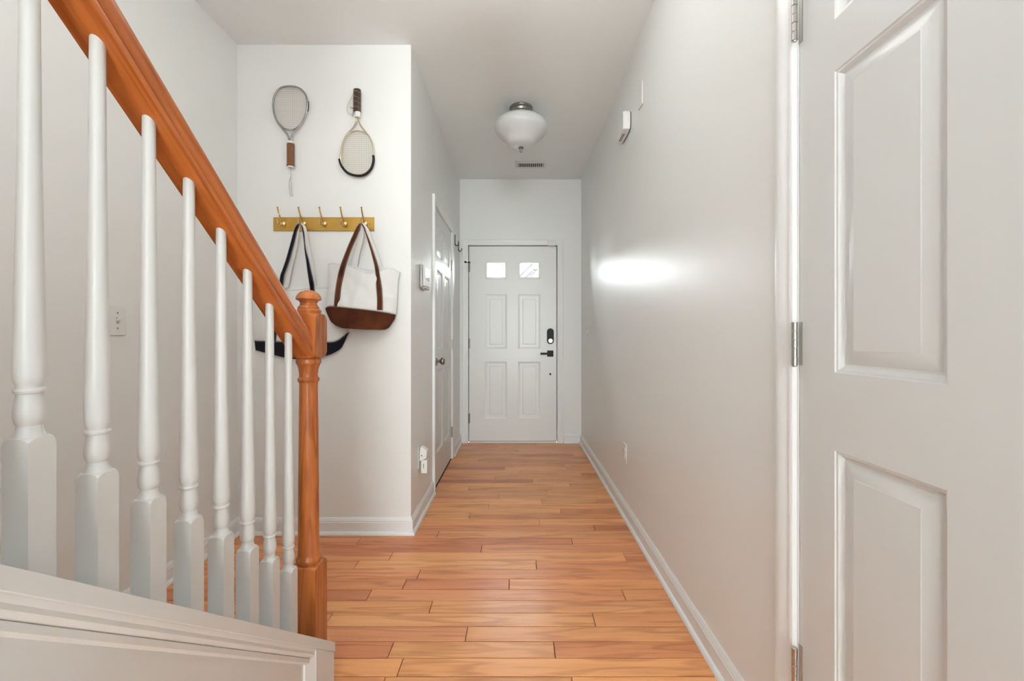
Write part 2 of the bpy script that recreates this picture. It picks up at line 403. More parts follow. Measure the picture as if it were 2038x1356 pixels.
def paneled_door(name, fn, u0, u1, z0, z1, cols, rows, m, prof, skip=(), slab=0.036, face=-0.001):
    root = empty(name, fn((u0+u1)/2, 0, z0), kind='structure')
    sl = MB()
    us = [u0]+[x for c_ in cols for x in c_]+[u1]
    zs = [z0]+[x for r_ in rows for x in r_]+[z1]
    for i in range(0, len(us)-1, 2): sl.box(us[i], us[i+1], -slab, face, z0, z1, fn)       # stiles
    for i in range(0, len(zs)-1, 2):
        for (a, b) in cols: sl.box(a, b, -slab, face, zs[i], zs[i+1], fn)                   # rails
    sl.build('slab', m, root)
    for ri, (c, d) in enumerate(rows):
        for ci, (a, b) in enumerate(cols):
            if (ri, ci) in skip: continue
            pm = panel_mesh(fn, a, b, c, d, [(w_, dp+face) for w_, dp in prof])
            # back of the panel
            pm.box(a, b, -slab, -slab+0.006, c, d, fn)
            pm.build('panel', m, root, sharp=20)
    return root
def hinge(root, fn, u, z, length, r=0.006, m=None, du=1, proud=0.004, leaf=0.012):
    """knuckles on the face side at u; the leaf runs towards the slab (du)"""
    m = m or M['nickel']
    mb = MB(); n = 5; L_ = length/n
    for i in range(n):
        rr = r if i % 2 == 0 else r*0.94
        prof = [(rr*0.9, 0.0), (rr, 0.0006), (rr, L_-0.0012), (rr*0.9, L_-0.0006)]
        mb.lathe(prof, (0,0,0), 14, fn=lambda x, y, zz, i=i: fn(u+x, proud+y, z-length/2+i*L_+zz))
    mb.lathe([(r*0.6, -0.003), (r*0.75, -0.001), (r*0.75, 0)], (0,0,0), 12, fn=lambda x, y, zz: fn(u+x, proud+y, z-length/2+zz))
    mb.box(u, u+du*leaf, -0.003, 0.0006, z-length/2, z+length/2, fn)
    return mb.build('hinge', m, root)
PROF = [(0,0),(0.002,-0.0025),(0.006,-0.0035),(0.009,-0.0075),(0.014,-0.0115),(0.018,-0.0120),(0.041,-0.0045),(0.0445,-0.0040),(0.0475,-0.0028)]

# near door on the right wall
fR = lambda u, d, z: Vector((XR - d, u, z))     # u runs along +Y
cr = [(0.321, 0.5605), (0.672, 0.9105)]
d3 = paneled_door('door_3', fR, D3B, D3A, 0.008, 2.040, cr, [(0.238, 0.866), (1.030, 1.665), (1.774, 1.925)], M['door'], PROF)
jamb(d3, fR, D3B, D3A, 2.042)
for z in (0.327, 1.089, 1.850):
    hinge(d3, fR, D3A+0.001-0.011, z, 0.102, 0.0066, M['nickel'], du=1, proud=0.018, leaf=0.010)
casing('trim_3', fR, D3B-0.010, D3A+0.010, 2.052)

# closet door on the hall's left wall
fL = lambda u, d, z: Vector((XL + d, u, z))
wl = D2B-D2A
cl = [(D2A+0.110, D2A+0.110+(wl-0.33)/2), (D2B-0.110-(wl-0.33)/2, D2B-0.110)]
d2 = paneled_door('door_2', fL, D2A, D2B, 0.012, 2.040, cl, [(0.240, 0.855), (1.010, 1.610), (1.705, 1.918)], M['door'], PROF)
jamb(d2, fL, D2A, D2B, 2.042, depth=0.10)
for z in (0.245, 1.035, 1.75):
    hinge(d2, fL, D2B+0.002, z, 0.092, 0.0065, M['nickel'], du=-1, proud=0.006)
casing('trim_2', fL, D2A-0.010, D2B+0.010, 2.052)
zk, uk = 0.925, D2A+0.062
kn = MB().lathe([(0.001,0.0),(0.031,0.0),(0.033,0.003),(0.030,0.008),(0.015,0.011),(0.011,0.016),(0.011,0.028),(0.016,0.032),(0.0235,0.038),(0.027,0.047),(0.0265,0.055),(0.021,0.062),(0.010,0.0655),(0.0,0.066)], (0,0,0), 28,
                fn=lambda x, y, z: fL(uk+x, z, zk+y))
tag(kn.build('door_knob', M['pewter'], d2), label='round antique nickel door knob')

# front door
fF = lambda u, d, z: Vector((u, YF - d, z))
def fx(x): return (x-VX)*YF/F
def fz(y): return H-(y-VY)*YF/F
cf = [(fx(965.5), fx(1008.8)), (fx(1031.4), fx(1075.4))]
rows = [(fz(834), fz(720.4)), (fz(694.4), fz(586)), (fz(555.5), fz(520))]
PF = [(0,0),(0.004,-0.004),(0.012,-0.0055),(0.016,-0.009),(0.046,-0.010),(0.050,-0.004)]
d1 = paneled_door('door_1', fF, FX0, FX1, 0.020, 2.042, cf, rows, M['fdoor'], PF, skip=((2,0),(2,1)), slab=0.044, face=-0.003)
jamb(d1, fF, FX0, FX1, 2.044, depth=0.15, slab=0.046, gap=0.0085, stop=M['gap'])  # stop coloured dark to deepen the shade in the door gap
for (a, b) in cf:
    c, d = rows[2]
    lf = MB(); t = 0.021
    for R in ((a, a+t, c, d), (b-t, b, c, d), (a+t, b-t, c, c+t), (a+t, b-t, d-t, d)):
        lf.box(R[0], R[1], -0.044, 0.003, R[2], R[3], fF)
    lo = lf.build('lite_frame', M['fdoor'], d1, bevel=0.002)
    MB().box(a+t-0.002, b-t+0.002, -0.026, -0.020, c+t-0.002, d-t+0.002, fF).build('pane', M['glass'], lo)
for z in (0.255, 1.035, 1.83): hinge(d1, fF, FX0-0.002, z, 0.10, 0.0065, M['bronze'], du=1, proud=0.003)
MB().tube([fF(FX0-0.005, 0.008, 1.875), fF(FX0-0.030, 0.030, 1.875)], 0.004, 8).tube([fF(FX0-0.030, 0.030, 1.875), fF(FX0-0.040, 0.038, 1.875)], 0.010, 12).tube([fF(FX0-0.005, 0.008, 1.875), fF(FX0+0.012, 0.020, 1.875)], 0.006, 10).build('hinge_stop', M['black'], d1)
casing('trim_1', fF, FX0-0.010, FX1+0.010, 2.054, wd=0.058)
MB().box(FX0, FX1, -0.14, 0.012, 0.0, 0.014, fF).build('threshold', M['trim'], d1, bevel=0.004)
MB().box(FX0+0.004, FX1-0.004, -0.042, -0.006, 0.0141, 0.0199, fF).build('weather_strip', M['bronze'], d1)
# electronic deadbolt
ux, uz = fx(1095.2), fz(669.5)
def stadium(w_, h_, n=14):
    pts = []
    for i in range(n+1): a = math.pi*i/n; pts.append((w_*math.cos(a), h_-w_+w_*math.sin(a)))
    for i in range(n+1): a = math.pi+math.pi*i/n; pts.append((w_*math.cos(a), -h_+w_+w_*math.sin(a)))
    return pts
def scaled(P, s): return [(a*s, b*(1-(1-s)*0.45)) for a, b in P]
st = stadium(0.0345, 0.081)
lk = MB().rings([[fF(ux+a, -0.003, uz+b) for a, b in st], [fF(ux+a, 0.020, uz+b) for a, b in st], [fF(ux+a, 0.026, uz+b) for a, b in scaled(st, 0.9)]]).build('deadbolt', M['black'], d1)
tag(lk, label='black oval electronic deadbolt')
zt = uz-0.047
MB().lathe([(0.023,0.024),(0.0235,0.032),(0.021,0.035),(0.0,0.035)], (0,0,0), 24, fn=lambda x, y, z: fF(ux+x, z, zt+y)).box(ux-0.004, ux+0.004, 0.035, 0.044, zt-0.019, zt+0.019, fF).build('thumb_turn', M['nickel'], lk)
# lever
vz = fz(704)
lv = MB().box(ux-0.032, ux+0.032, -0.003, 0.010, vz-0.032, vz+0.032, fF).build('lever_rosette', M['black'], d1, bevel=0.002)
MB().lathe([(0.011,0.0),(0.011,0.045)], (0,0,0), 16, fn=lambda x, y, z: fF(ux+x, z, vz+y)).box(ux-0.104, ux+0.012, 0.040, 0.052, vz-0.0105, vz+0.0105, fF).build('lever_handle', M['black'], lv, bevel=0.0015)
hz = fz(745)
MB().lathe([(0.011,-0.0032),(0.011,-0.001),(0.008,-0.0008),(0.0,-0.002)], (0,0,0), 18, fn=lambda x, y, z: fF(ux+x, z, hz+y)).build('bore_hole', M['gap'], d1)
MB().box(FX1+0.0005, FX1+0.0030, -0.004, 0.003, vz-0.045, vz+0.040, fF).build('latch_plate', M['bronze'], d1)

# ------------------------------------------------------------------ beyond the front door
tag(MB().box(-30, 30, YF+0.15, 60, -0.3, -0.16).build('outdoor_ground', M['lawn']), kind='structure')
tag(MB().box(-1.2, 1.2, YF+0.15, YF+1.9, -0.16, -0.02).build('porch_slab', M['siding']), kind='structure')
nh = empty('neighbor_house', (1.0, 19, -0.16), 'white sided house seen through the small panes of the front door', 'house')
MB().box(-9, 6, 19, 24, -0.16, 3.35).build('wall', M['siding'], nh)
for i in range(14):
    MB().prism([(0,0),(-0.03,0),(-0.01,0.16),(0,0.16)], lambda a, b, d, i=i: (d, 19+a, 1.15+0.16*i+b), -9, 6).build('siding_board', M['siding'], nh)
gb = MB().prism([(-0.2,3.35),(3.4,6.95),(7.0,3.35)], lambda a, b, d: (a, d, b), 18.9, 24).build('gable_wall', M['siding'], nh)
for x0, z0, x1, z1, wd in ((-0.25,3.30,3.4,6.95,0.09), (0.13,3.38,0.72,3.97,0.08), (0.30,3.40,0.86,3.96,0.07), (0.70,3.985,1.6,3.985,0.07)):
    n_ = Vector((z0-z1, x1-x0)).normalized()*wd
    MB().prism([(x0,z0),(x1,z1),(x1+n_.x,z1+n_.y),(x0+n_.x,z0+n_.y)], lambda a, b, d: (a, d, b), 18.75, 18.9).build('rake_board', M['shingle'], gb)
MB().prism([(-9.3,3.3),(-9.3,3.45),(0.2,3.45),(0.2,3.3)], lambda a, b, d: (a, d, b), 18.6, 24.2).build('roof_edge', M['siding'], nh)

# ------------------------------------------------------------------ staircase
XC = -0.575                                  # hall-side edge of the cap
YE = 1.366                                   # end of the curb
def zc(Y): return 0.140 + SL*(YE-Y)          # top of the raked cap
YB = -1.75
stairs = empty('staircase', (-1.08, 0.2, 0), 'white paneled stair side with a raked cap below the railing', 'staircase')
def rake(prof, y0, y1, fnx=None):
    """prof in (x, height above the cap line) extruded along the rake"""
    return [[Vector((x, Y, zc(Y)+h_)) for x, h_ in prof] for Y in (y0, y1)]
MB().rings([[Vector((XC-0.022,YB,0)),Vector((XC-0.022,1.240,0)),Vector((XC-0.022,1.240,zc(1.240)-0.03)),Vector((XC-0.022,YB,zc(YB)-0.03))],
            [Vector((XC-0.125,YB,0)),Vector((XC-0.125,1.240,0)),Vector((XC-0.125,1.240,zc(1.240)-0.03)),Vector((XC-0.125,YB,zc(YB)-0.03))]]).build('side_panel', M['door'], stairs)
MB().rings(rake([(XC,-0.001),(XC,-0.029),(XC-0.004,-0.031),(XC-0.14,-0.031),(XC-0.14,0.0),(XC-0.003,0.0)], YB, YE)).build('cap', M['stairp'], stairs)
# bed moulding under the cap, then a flat band
MB().rings(rake([(XC-0.022,-0.030),(XC-0.003,-0.030),(XC-0.003,-0.036),(XC-0.006,-0.042),(XC-0.005,-0.050),(XC-0.010,-0.058),(XC-0.014,-0.062),(XC-0.022,-0.062)], YB, 1.240)).build('cap_molding', M['stairp'], stairs)
MB().rings(rake([(XC-0.022,-0.0621),(XC-0.011,-0.0621),(XC-0.011,-0.074),(XC-0.015,-0.080),(XC-0.022,-0.080)], YB, 1.224)).build('panel_molding', M['stairp'], stairs)
MB().rings([[(XC-0.022,1.206,0),(XC-0.017,1.208,0),(XC-0.010,1.224,0),(XC-0.004,1.238,0),(XC-0.022,1.238,0)], [(XC-0.022,1.206,zc(1.206)-0.078),(XC-0.017,1.208,zc(1.208)-0.078),(XC-0.010,1.224,zc(1.224)-0.064),(XC-0.004,1.238,zc(1.238)-0.05),(XC-0.022,1.238,zc(1.238)-0.05)]]).build('panel_molding', M['stairp'], stairs)
MB().rings([[Vector((x,1.240,0)),Vector((x,YE,0)),Vector((x,YE,zc(YE)-0.0305)),Vector((x,1.240,zc(1.240)-0.0305))] for x in (XC-0.002, XC-0.125)]).build('end_board', M['stairp'], stairs, bevel=0.003)
RI, RU = 0.185, 0.185/SL
for i in range(13):
    yr = 1.30-RU*i; zt_ = RI*(i+1)
    MB().box(XS+0.002, XC-0.142, yr-0.02, yr, RI*i, zt_-0.028).build('riser', M['stairp'], stairs)
    MB().box(XS+0.002, XC-0.142, yr-RU-0.001, yr+0.025, zt_-0.028, zt_).build('tread', M['tread'], stairs, bevel=0.006)

# ------------------------------------------------------------------ railing
XB = -0.638
NY, NS = 1.323, 0.039
rail = empty('stair_railing', (XB, 0.9, zc(0.9)), 'oak handrail and turned newel with white balusters along the stairs', 'railing')
def zr(Y): return zc(Y)+0.841
hh = [(0.031,0.0),(0.0315,0.003),(0.0315,0.011),(0.0305,0.0135),(0.0245,0.0150),(0.0245,0.0175),(0.0275,0.022),(0.0292,0.034),(0.0292,0.050),(0.0280,0.061),(0.0235,0.070),(0.0150,0.0755),(0.0060,0.0778)]
hp = hh+[(-x, h_) for x, h_ in hh[::-1]]
hr = MB().rings([[Vector((XB+x, Y, zr(Y)+h_)) for x, h_ in hp] for Y in (YB, 1.286)]).build('handrail', M['rail'], rail)
tag(hr, label='sloping oak handrail')
# newel
def ovolo(r0, r1, z0, z1, n=16): return [(r1+(r0-r1)*math.sqrt(1-(i/n)**2), z0+(z1-z0)*i/n) for i in range(n+1)]
def cove(r0, r1, z0, z1, n=16): return [(r1+(r0-r1)*(1-i/n)**1.8, z0+(z1-z0)*i/n) for i in range(n+1)]
np_ = [(0.06,0.150),(0.06,0.397)]+ovolo(0.0555,0.0370,0.398,0.4155)+[(0.0325,0.4175),(0.0345,0.421),(0.0355,0.427),(0.0345,0.433),(0.0315,0.438),(0.0300,0.445),(0.0298,0.52),(0.029,0.66),(0.0275,0.82),(0.0262,0.955),(0.0268,0.966),(0.0300,0.970),(0.0312,0.9745),(0.0300,0.979),(0.0265,0.983),(0.0262,0.990),(0.0285,1.008),(0.0315,1.018),(0.0325,1.0205),(0.0350,1.024),(0.0358,1.030),(0.0350,1.036),(0.0325,1.038),(0.0330,1.040)]+ovolo(0.0555,0.0365,1.064,1.042,20)[::-1]+ovolo(0.0555,0.0365,1.152,1.1755,20)+[(0.0343,1.177),(0.0340,1.178),(0.0352,1.182),(0.0350,1.186),(0.0320,1.189),(0.0300,1.1905),(0.0305,1.194),(0.0285,1.198),(0.0250,1.202),(0.0240,1.208),(0.0270,1.214),(0.0345,1.2175),(0.0368,1.220),(0.0362,1.2245),(0.0335,1.231),(0.0285,1.2375),(0.0210,1.243),(0.0110,1.2468),(0.0,1.248)]
nw = MB().lathe(np_, (XB, NY, 0), 96, sq=NS).build('newel_post', M['newel'], rail, sharp=24)
tag(nw, label='turned oak newel post with a ball cap')
# balusters
bp_ = [(0.03,-0.010),(0.03,0.176)]+ovolo(0.0242,0.0160,0.1770,0.1905)+cove(0.0158,0.0126,0.1910,0.2032,8)+[(0.0124,0.2035),(0.0122,0.205),(0.0140,0.209),(0.0153,0.215),(0.0156,0.221),(0.0151,0.228),(0.0138,0.236),(0.0127,0.243),(0.0124,0.2465),(0.0146,0.2475),(0.0155,0.2505),(0.0146,0.2535),(0.0130,0.2545),(0.0132,0.258),(0.0146,0.261),(0.0156,0.266),(0.0158,0.275),(0.0145,0.36),(0.0130,0.45),(0.0116,0.543),(0.0103,0.70),(0.0093,0.870)]
BS = [0.5657+0.0915*i for i in range(8)]
first = None
for i, Y in enumerate(BS[::-1]):
    if first is None:
        # the foot is cut to the slope of the cap by sinking it a little; the head goes into the rail
        first = MB().lathe(bp_, (XB, Y, zc(Y)), 64, sq=0.0170).build('baluster', M['stairp'], rail, sharp=24); fy = Y
    else:
        dup(first, 'baluster', (0, Y-fy, zc(Y)-zc(fy)), rail)
dup(first, 'baluster', (0, BS[0]-0.0915-fy, zc(BS[0]-0.0915)-zc(fy)), rail)

# ------------------------------------------------------------------ ceiling light and vent
LX, LY = 0.029, 3.09
cl_ = empty('ceiling_light', (LX, LY, CH-0.32), 'semi-flush ceiling light with white bell-shaped glass bowl and nickel canopy', 'light')
zq = CH
MB().lathe([(0.0,0.0),(0.083,0.0),(0.084,-0.006),(0.080,-0.014),(0.074,-0.018),(0.073,-0.030),(0.066,-0.040),(0.060,-0.045),(0.058,-0.060),(0.0,-0.062)], (LX, LY, zq), 48).build('canopy', M['lampn'], cl_)
MB().lathe([(0.012,-0.055),(0.012,-0.285)], (LX, LY, zq), 16).build('stem', M['lampn'], cl_)
gp_ = [(0.060,-0.066),(0.085,-0.068),(0.120,-0.075),(0.152,-0.088),(0.176,-0.106),(0.189,-0.128),(0.1905,-0.148),(0.183,-0.169),(0.165,-0.191),(0.143,-0.209),(0.125,-0.223),(0.113,-0.236),(0.105,-0.247),(0.094,-0.259),(0.076,-0.269),(0.050,-0.277),(0.025,-0.281),(0.012,-0.282)]
ins = [(max(r-0.004, 0.008), z+0.003) for r, z in gp_][::-1]
MB().lathe(gp_+ins, (LX, LY, zq), 56).build('glass_bowl', M['opal'], cl_)
MB().lathe([(0.0,-0.280),(0.018,-0.2825),(0.020,-0.286),(0.017,-0.290),(0.008,-0.293),(0.006,-0.299),(0.0095,-0.304),(0.0095,-0.310),(0.006,-0.316),(0.0,-0.318)], (LX, LY, zq), 24).build('finial', M['lampn'], cl_)

def fill_glass(name, strength):  # glow for the added fill lamps
    m = bpy.data.materials.new(name); m.use_nodes = True; b = m.node_tree.nodes['Principled BSDF']
    b.inputs['Base Color'].default_value = (0.7, 0.7, 0.69, 1); b.inputs['Roughness'].default_value = 0.35
    b.inputs['Emission Color'].default_value = (*FILL_COLOR, 1); b.inputs['Emission Strength'].default_value = strength
    return m
# the same fixture again, added unseen nearer the camera for fill light
pw, (bx, by) = FILL_LAMPS['fill_hall_bowl']
cl2 = empty('ceiling_light', (bx, by, CH-0.32), 'added unseen fill light built as a glowing glass bowl, nearest the stairs', 'light')
for ch_ in list(cl_.children):
    c = dup(ch_, ch_.name.split('.')[0], (bx-LX, by-LY, 0), cl2)
    if c.name.startswith('glass_bowl'):
        c.data = c.data.copy(); c.data.materials[0] = fill_glass('fill_bowl_glass', pw/(math.pi*0.27))
for key, zt2, lab in (('fill_stair_globe', 5.2, 'added unseen fill light, a glowing globe over the stairs'), ('fill_living_globe', CH, 'added unseen fill light, a glowing globe in the living room'), ('fill_landing_globe', 5.2, 'added unseen fill light, a glowing globe over the upper stairs')):  # out-of-view globes added to fill in light
    pw, (gx, gy, gz) = FILL_LAMPS[key]; r = 0.13
    root = empty('fill_globe_light', (gx, gy, gz-r), lab, 'light')
    MB().lathe([(r*math.sin(math.pi*i/20), -r*math.cos(math.pi*i/20)) for i in range(21)], (gx, gy, gz), 32).build('fill_globe', fill_glass('fill_globe_glass', pw/(math.pi*4*math.pi*r*r)), root)
    MB().lathe([(0.0, r-0.005),(0.035, r-0.004),(0.030, r+0.03),(0.004, r+0.035),(0.004, zt2-gz-0.02),(0.05, zt2-gz-0.02),(0.055, zt2-gz),(0.0, zt2-gz)], (gx, gy, gz), 20).build('stem', M['lampn'], root)

VXC, VYC = 0.131, 4.11
vent = empty('ceiling_vent', (VXC, VYC, CH), 'white metal air vent with dark slots in the ceiling before the front door', 'vent')
vf = MB(); W2, D2, iw, idp = 0.150, 0.075, 0.119, 0.046
for R in ((-W2,W2,-D2,-idp),(-W2,W2,idp,D2),(-W2,-iw,-idp,idp),(iw,W2,-idp,idp)):
    vf.box(VXC+R[0], VXC+R[1], VYC+R[2], VYC+R[3], CH-0.007, CH-0.0005)
vf.build('frame', M['white'], vent, bevel=0.002)
MB().box(VXC-iw, VXC+iw, VYC-idp, VYC+idp, CH-0.0022, CH-0.0008).build('duct', M['gap'], vent)
for i in range(13):
    x = VXC-iw+0.0095+i*(2*iw-0.019)/12
    MB().prism([(-0.0045,-0.0070),(-0.0035,-0.0075),(0.0035,-0.0030),(0.0025,-0.0025)], lambda a, b, d, x=x: (x+a, d, CH+b), VYC-idp, VYC+idp).build('slat', M['white'], vent)

# ------------------------------------------------------------------ wall devices
def plate(name, fn, u, z, w_, h_, label, cat, group=None, t=0.006):
    root = empty(name, fn(u, 0, z-h_/2), label, cat, group)
    MB().box(u-w_/2, u+w_/2, 0.0003, t, z-h_/2, z+h_/2, fn).build('cover_plate', M['white'], root, bevel=0.0025)
    return root
def screw(root, fn, u, z, d=0.006, r=0.0033):
    MB().lathe([(r,0.0),(r,0.0006),(r*0.6,0.0011),(0,0.0011)], (0,0,0), 10, fn=lambda x, y, q: fn(u+x, d+q, z+y)).build('screw', M['pewter'], root)
def toggle(root, fn, u, z):
    MB().box(u-0.005, u+0.005, 0.006, 0.0068, z-0.012, z+0.012, fn).build('toggle_slot', M['greyp'], root)
    MB().prism([(0.004,-0.005),(0.016,0.004),(0.0165,0.009),(0.013,0.011),(0.004,0.006)], lambda a, b, d: fn(u+d, a, z+b), -0.0035, 0.0035).build('toggle', M['white'], root, bevel=0.0008)
    screw(root, fn, u, z+0.030); screw(root, fn, u, z-0.030)
fS = lambda u, d, z: Vector((XS + d, u, z))
s1 = plate('light_switch', fS, 1.688, 1.168, 0.071, 0.116, 'white toggle light switch on the stair wall behind the balusters', 'switch'); toggle(s1, fS, 1.688, 1.168)
s2 = plate('light_switch', fR, 4.06, 1.149, 0.071, 0.116, 'white toggle light switch on the right wall near the front door', 'switch'); toggle(s2, fR, 4.06, 1.149)
plate('blank_cover_plate', fR, 2.325, 2.402, 0.075, 0.122, 'plain white blank wall plate high on the right wall above the chime', 'plate', t=0.007)
def receptacle(root, fn, u, z):
    for s_ in (-1, 1):
        zc_ = z+s_*0.0195
        P = [(0.0165*math.cos(a), max(-0.0135, min(0.0135, 0.0175*math.sin(a)))) for a in [2*math.pi*i/24 for i in range(24)]]
        r_ = MB().rings([[fn(u+a, 0.006, zc_+b) for a, b in P], [fn(u+a, 0.0082, zc_+b) for a, b in P]]).build('receptacle', M['white'], root)
        MB().box(u-0.0075, u-0.0055, 0.0082, 0.0086, zc_-0.002, zc_+0.006, fn).box(u+0.0055, u+0.0075, 0.0082, 0.0086, zc_-0.002, zc_+0.006, fn).box(u-0.002, u+0.002, 0.0082, 0.0086, zc_-0.009, zc_-0.005, fn).build('slot', M['gap'], r_)
    screw(root, fn, u, z)
o1 = plate('wall_outlet', fR, 2.665, 0.388, 0.071, 0.116, 'white duplex outlet low on the right wall', 'outlet'); receptacle(o1, fR, 2.665, 0.388)
o2 = plate('wall_outlet', fL, 2.62, 0.375, 0.071, 0.125, 'white outlet low on the left wall before the closet door', 'outlet'); receptacle(o2, fL, 2.62, 0.375)
# plug-in air freshener in the left outlet
af = empty('air_freshener', fL(2.605, 0.009, 0.285), 'white plug-in air freshener with a hanging refill in the left outlet', 'air freshener')
P = [(0.010,-0.042),(0.047,-0.026),(0.054,-0.020),(0.054,0.016),(0.050,0.024),(0.022,0.044),(0.014,0.042),(0.010,0.018)]
hb = MB().prism(P, lambda a, b, d: fL(2.61+d, a, 0.400+b), -0.028, 0.028).build('housing', M['white'], af, bevel=0.006, segs=3)
MB().lathe([(0.0035,0.0),(0.0035,0.0008),(0,0.0008)], (0,0,0), 12, fn=lambda x, y, q: fL(2.5818-q, 0.024+x, 0.393+y)).build('vent_hole', M['gap'], hb)
MB().box(2.59, 2.634, 0.018, 0.055, 0.284, 0.366, fL).build('refill', M['white'], af, bevel=0.003)
MB().box(2.5893, 2.590, 0.032, 0.0355, 0.315, 0.343, fL).build('printed_mark', M['ink'], af)

# thermostat
th = empty('thermostat', fL(2.70, 0, 1.40), 'silver and white thermostat with display on the left wall beside the closet door', 'thermostat')
MB().box(2.622, 2.782, 0.0003, 0.022, 1.402, 1.548, fL).build('body', M['greyp'], th, bevel=0.012, segs=4)
fc = MB().box(2.628, 2.776, 0.021, 0.034, 1.412, 1.542, fL).build('front_cover', M['white'], th, bevel=0.006, segs=3)
MB().box(2.645, 2.76, 0.034, 0.0347, 1.455, 1.53, fL).build('display', M['screen'], fc)
MB().prism([(0.016,-0.006),(0.036,0.0),(0.036,0.006),(0.016,0.003)], lambda a, b, d: fL(d, a, 1.404+b), 2.640, 2.770).build('flap', M['greyp'], th)

# door chime
ch = empty('door_chime', fR(2.635, 0, 2.318), 'white boxy door chime high on the right wall with slotted underside', 'chime')
cpoly = [(-0.108,-0.034),(-0.098,-0.052),(-0.06,-0.060),(0.06,-0.060),(0.098,-0.052),(0.108,-0.034),(0.108,0.034),(0.098,0.052),(0.06,0.060),(-0.06,0.060),(-0.098,0.052),(-0.108,0.034)]
MB().prism(cpoly, lambda a, b, d: fR(2.633+a*0.98, d, 2.378+b*0.96), 0.0, 0.008).build('back_plate', M['ink'], ch)
cc_ = MB().rings([[fR(2.633+a*s_, d, 2.378+b*s_) for a, b in cpoly] for d, s_ in ((0.006,1.0),(0.036,1.0),(0.043,0.975),(0.047,0.93))]).build('cover', M['white'], ch)
for j in range(2):
    for i in range(9):
        MB().box(2.583+i*0.0112, 2.591+i*0.0112, 0.024+j*0.009, 0.0275+j*0.009, 2.3165, 2.3185, fR).build('slot', M['gap'], cc_)

# two black hooks near the front door
for (u, z, lab) in ((4.13, 1.975, 'black metal wall hook beside the closet door frame, farther from the front door'), (4.365, 1.968, 'black metal wall hook next to the front door frame')):
    r = empty('wall_hook', fL(u, 0, z), lab, 'hook', 'black hooks on the left wall')
    MB().box(u-0.011, u+0.011, 0.0003, 0.005, z+0.008, z+0.104, fL).build('hook_plate', M['black'], r, bevel=0.0015)
    MB().tube(smooth([fL(u,0.003,z+0.02), fL(u,0.006,z+0.006), fL(u,0.016,z-0.001), fL(u,0.028,z+0.003), fL(u,0.034,z+0.016), fL(u,0.035,z+0.028)]), 0.0042, 10).build('prong', M['black'], r)
# contact sensor on the front door head
cs = empty('door_sensor', fF(0.355, 0.018, 2.058), 'small white contact sensor on the front door head casing', 'sensor')
MB().box(fx(1090), fx(1105), 0.0178, 0.032, fz(490.5), fz(480), fF).build('sensor_body', M['white'], cs, bevel=0.003)
MB().box(fx(1094.5), fx(1105), 0.0005, 0.012, fz(493.5), fz(491.3), fF).build('magnet', M['white'], cs, bevel=0.001)

# ------------------------------------------------------------------ hook rack
YH = YN
def q2(x, y): p = px(x, y, YH); return p.x, p.z
rx0, rz0 = q2(545, 460.5); rx1, rz1 = q2(745.5, 433)
rack = empty('hook_rack', ((rx0+rx1)/2, YN, rz0), 'brass coat rack with five double hooks below the rackets', 'coat rack')
MB().box(rx0, rx1, YN-0.007, YN-0.0003, rz0, rz1).build('back_plate', M['brass'], rack, bevel=0.0015)
HX = [-1.304+0.1143*i for i in range(5)]
hb0 = None
ZH = 1.735
for i, x in enumerate(HX):
    if hb0 is None:
        mb = MB()
        fn = lambda a, b, d: Vector((x+a, YN-0.007-d, ZH+b))
        mb.lathe([(0.0175,0.0),(0.0178,0.004),(0.0160,0.009),(0.011,0.013),(0.0,0.0145)], (0,0,0), 24, fn=lambda a, b, d: fn(a, b, d))
        up = smooth([(0,0.002,0.008),(0,0.012,0.022),(0,0.028,0.036),(0,0.044,0.047),(0,0.060,0.056),(0,0.071,0.061)])
        mb.tube([fn(a, b, d) for a, b, d in up], [0.0042]*(len(up)-4)+[0.0036]*4, 10)
        dn = smooth([(0,-0.002,0.008),(0,-0.014,0.020),(0,-0.021,0.036),(0,-0.017,0.052),(0,-0.004,0.061),(0,0.009,0.062)])
        mb.tube([fn(a, b, d) for a, b, d in dn], 0.0038, 10)
        for (a, b, d) in ((0,0.073,0.0615),(0,0.011,0.062)):
            mb.lathe([(0.0,-0.0055),(0.0042,-0.004),(0.0058,0.0),(0.0042,0.004),(0.0,0.0055)], (0,0,0), 12, fn=lambda p, q, r_: fn(a+p, b+r_, d+q))
        hb0 = mb.build('hook', M['brassb'], rack); hx0 = x
    else: dup(hb0, 'hook', (x-hx0, 0, 0), rack)
MB().lathe([(0.0045,0.0),(0.0045,0.001),(0,0.0015)], (0,0,0), 12, fn=lambda a, b, d: Vector((rx1-0.024+a, YN-0.007-d, (rz0+rz1)/2+b))).build('screw', M['bronze'], rack)

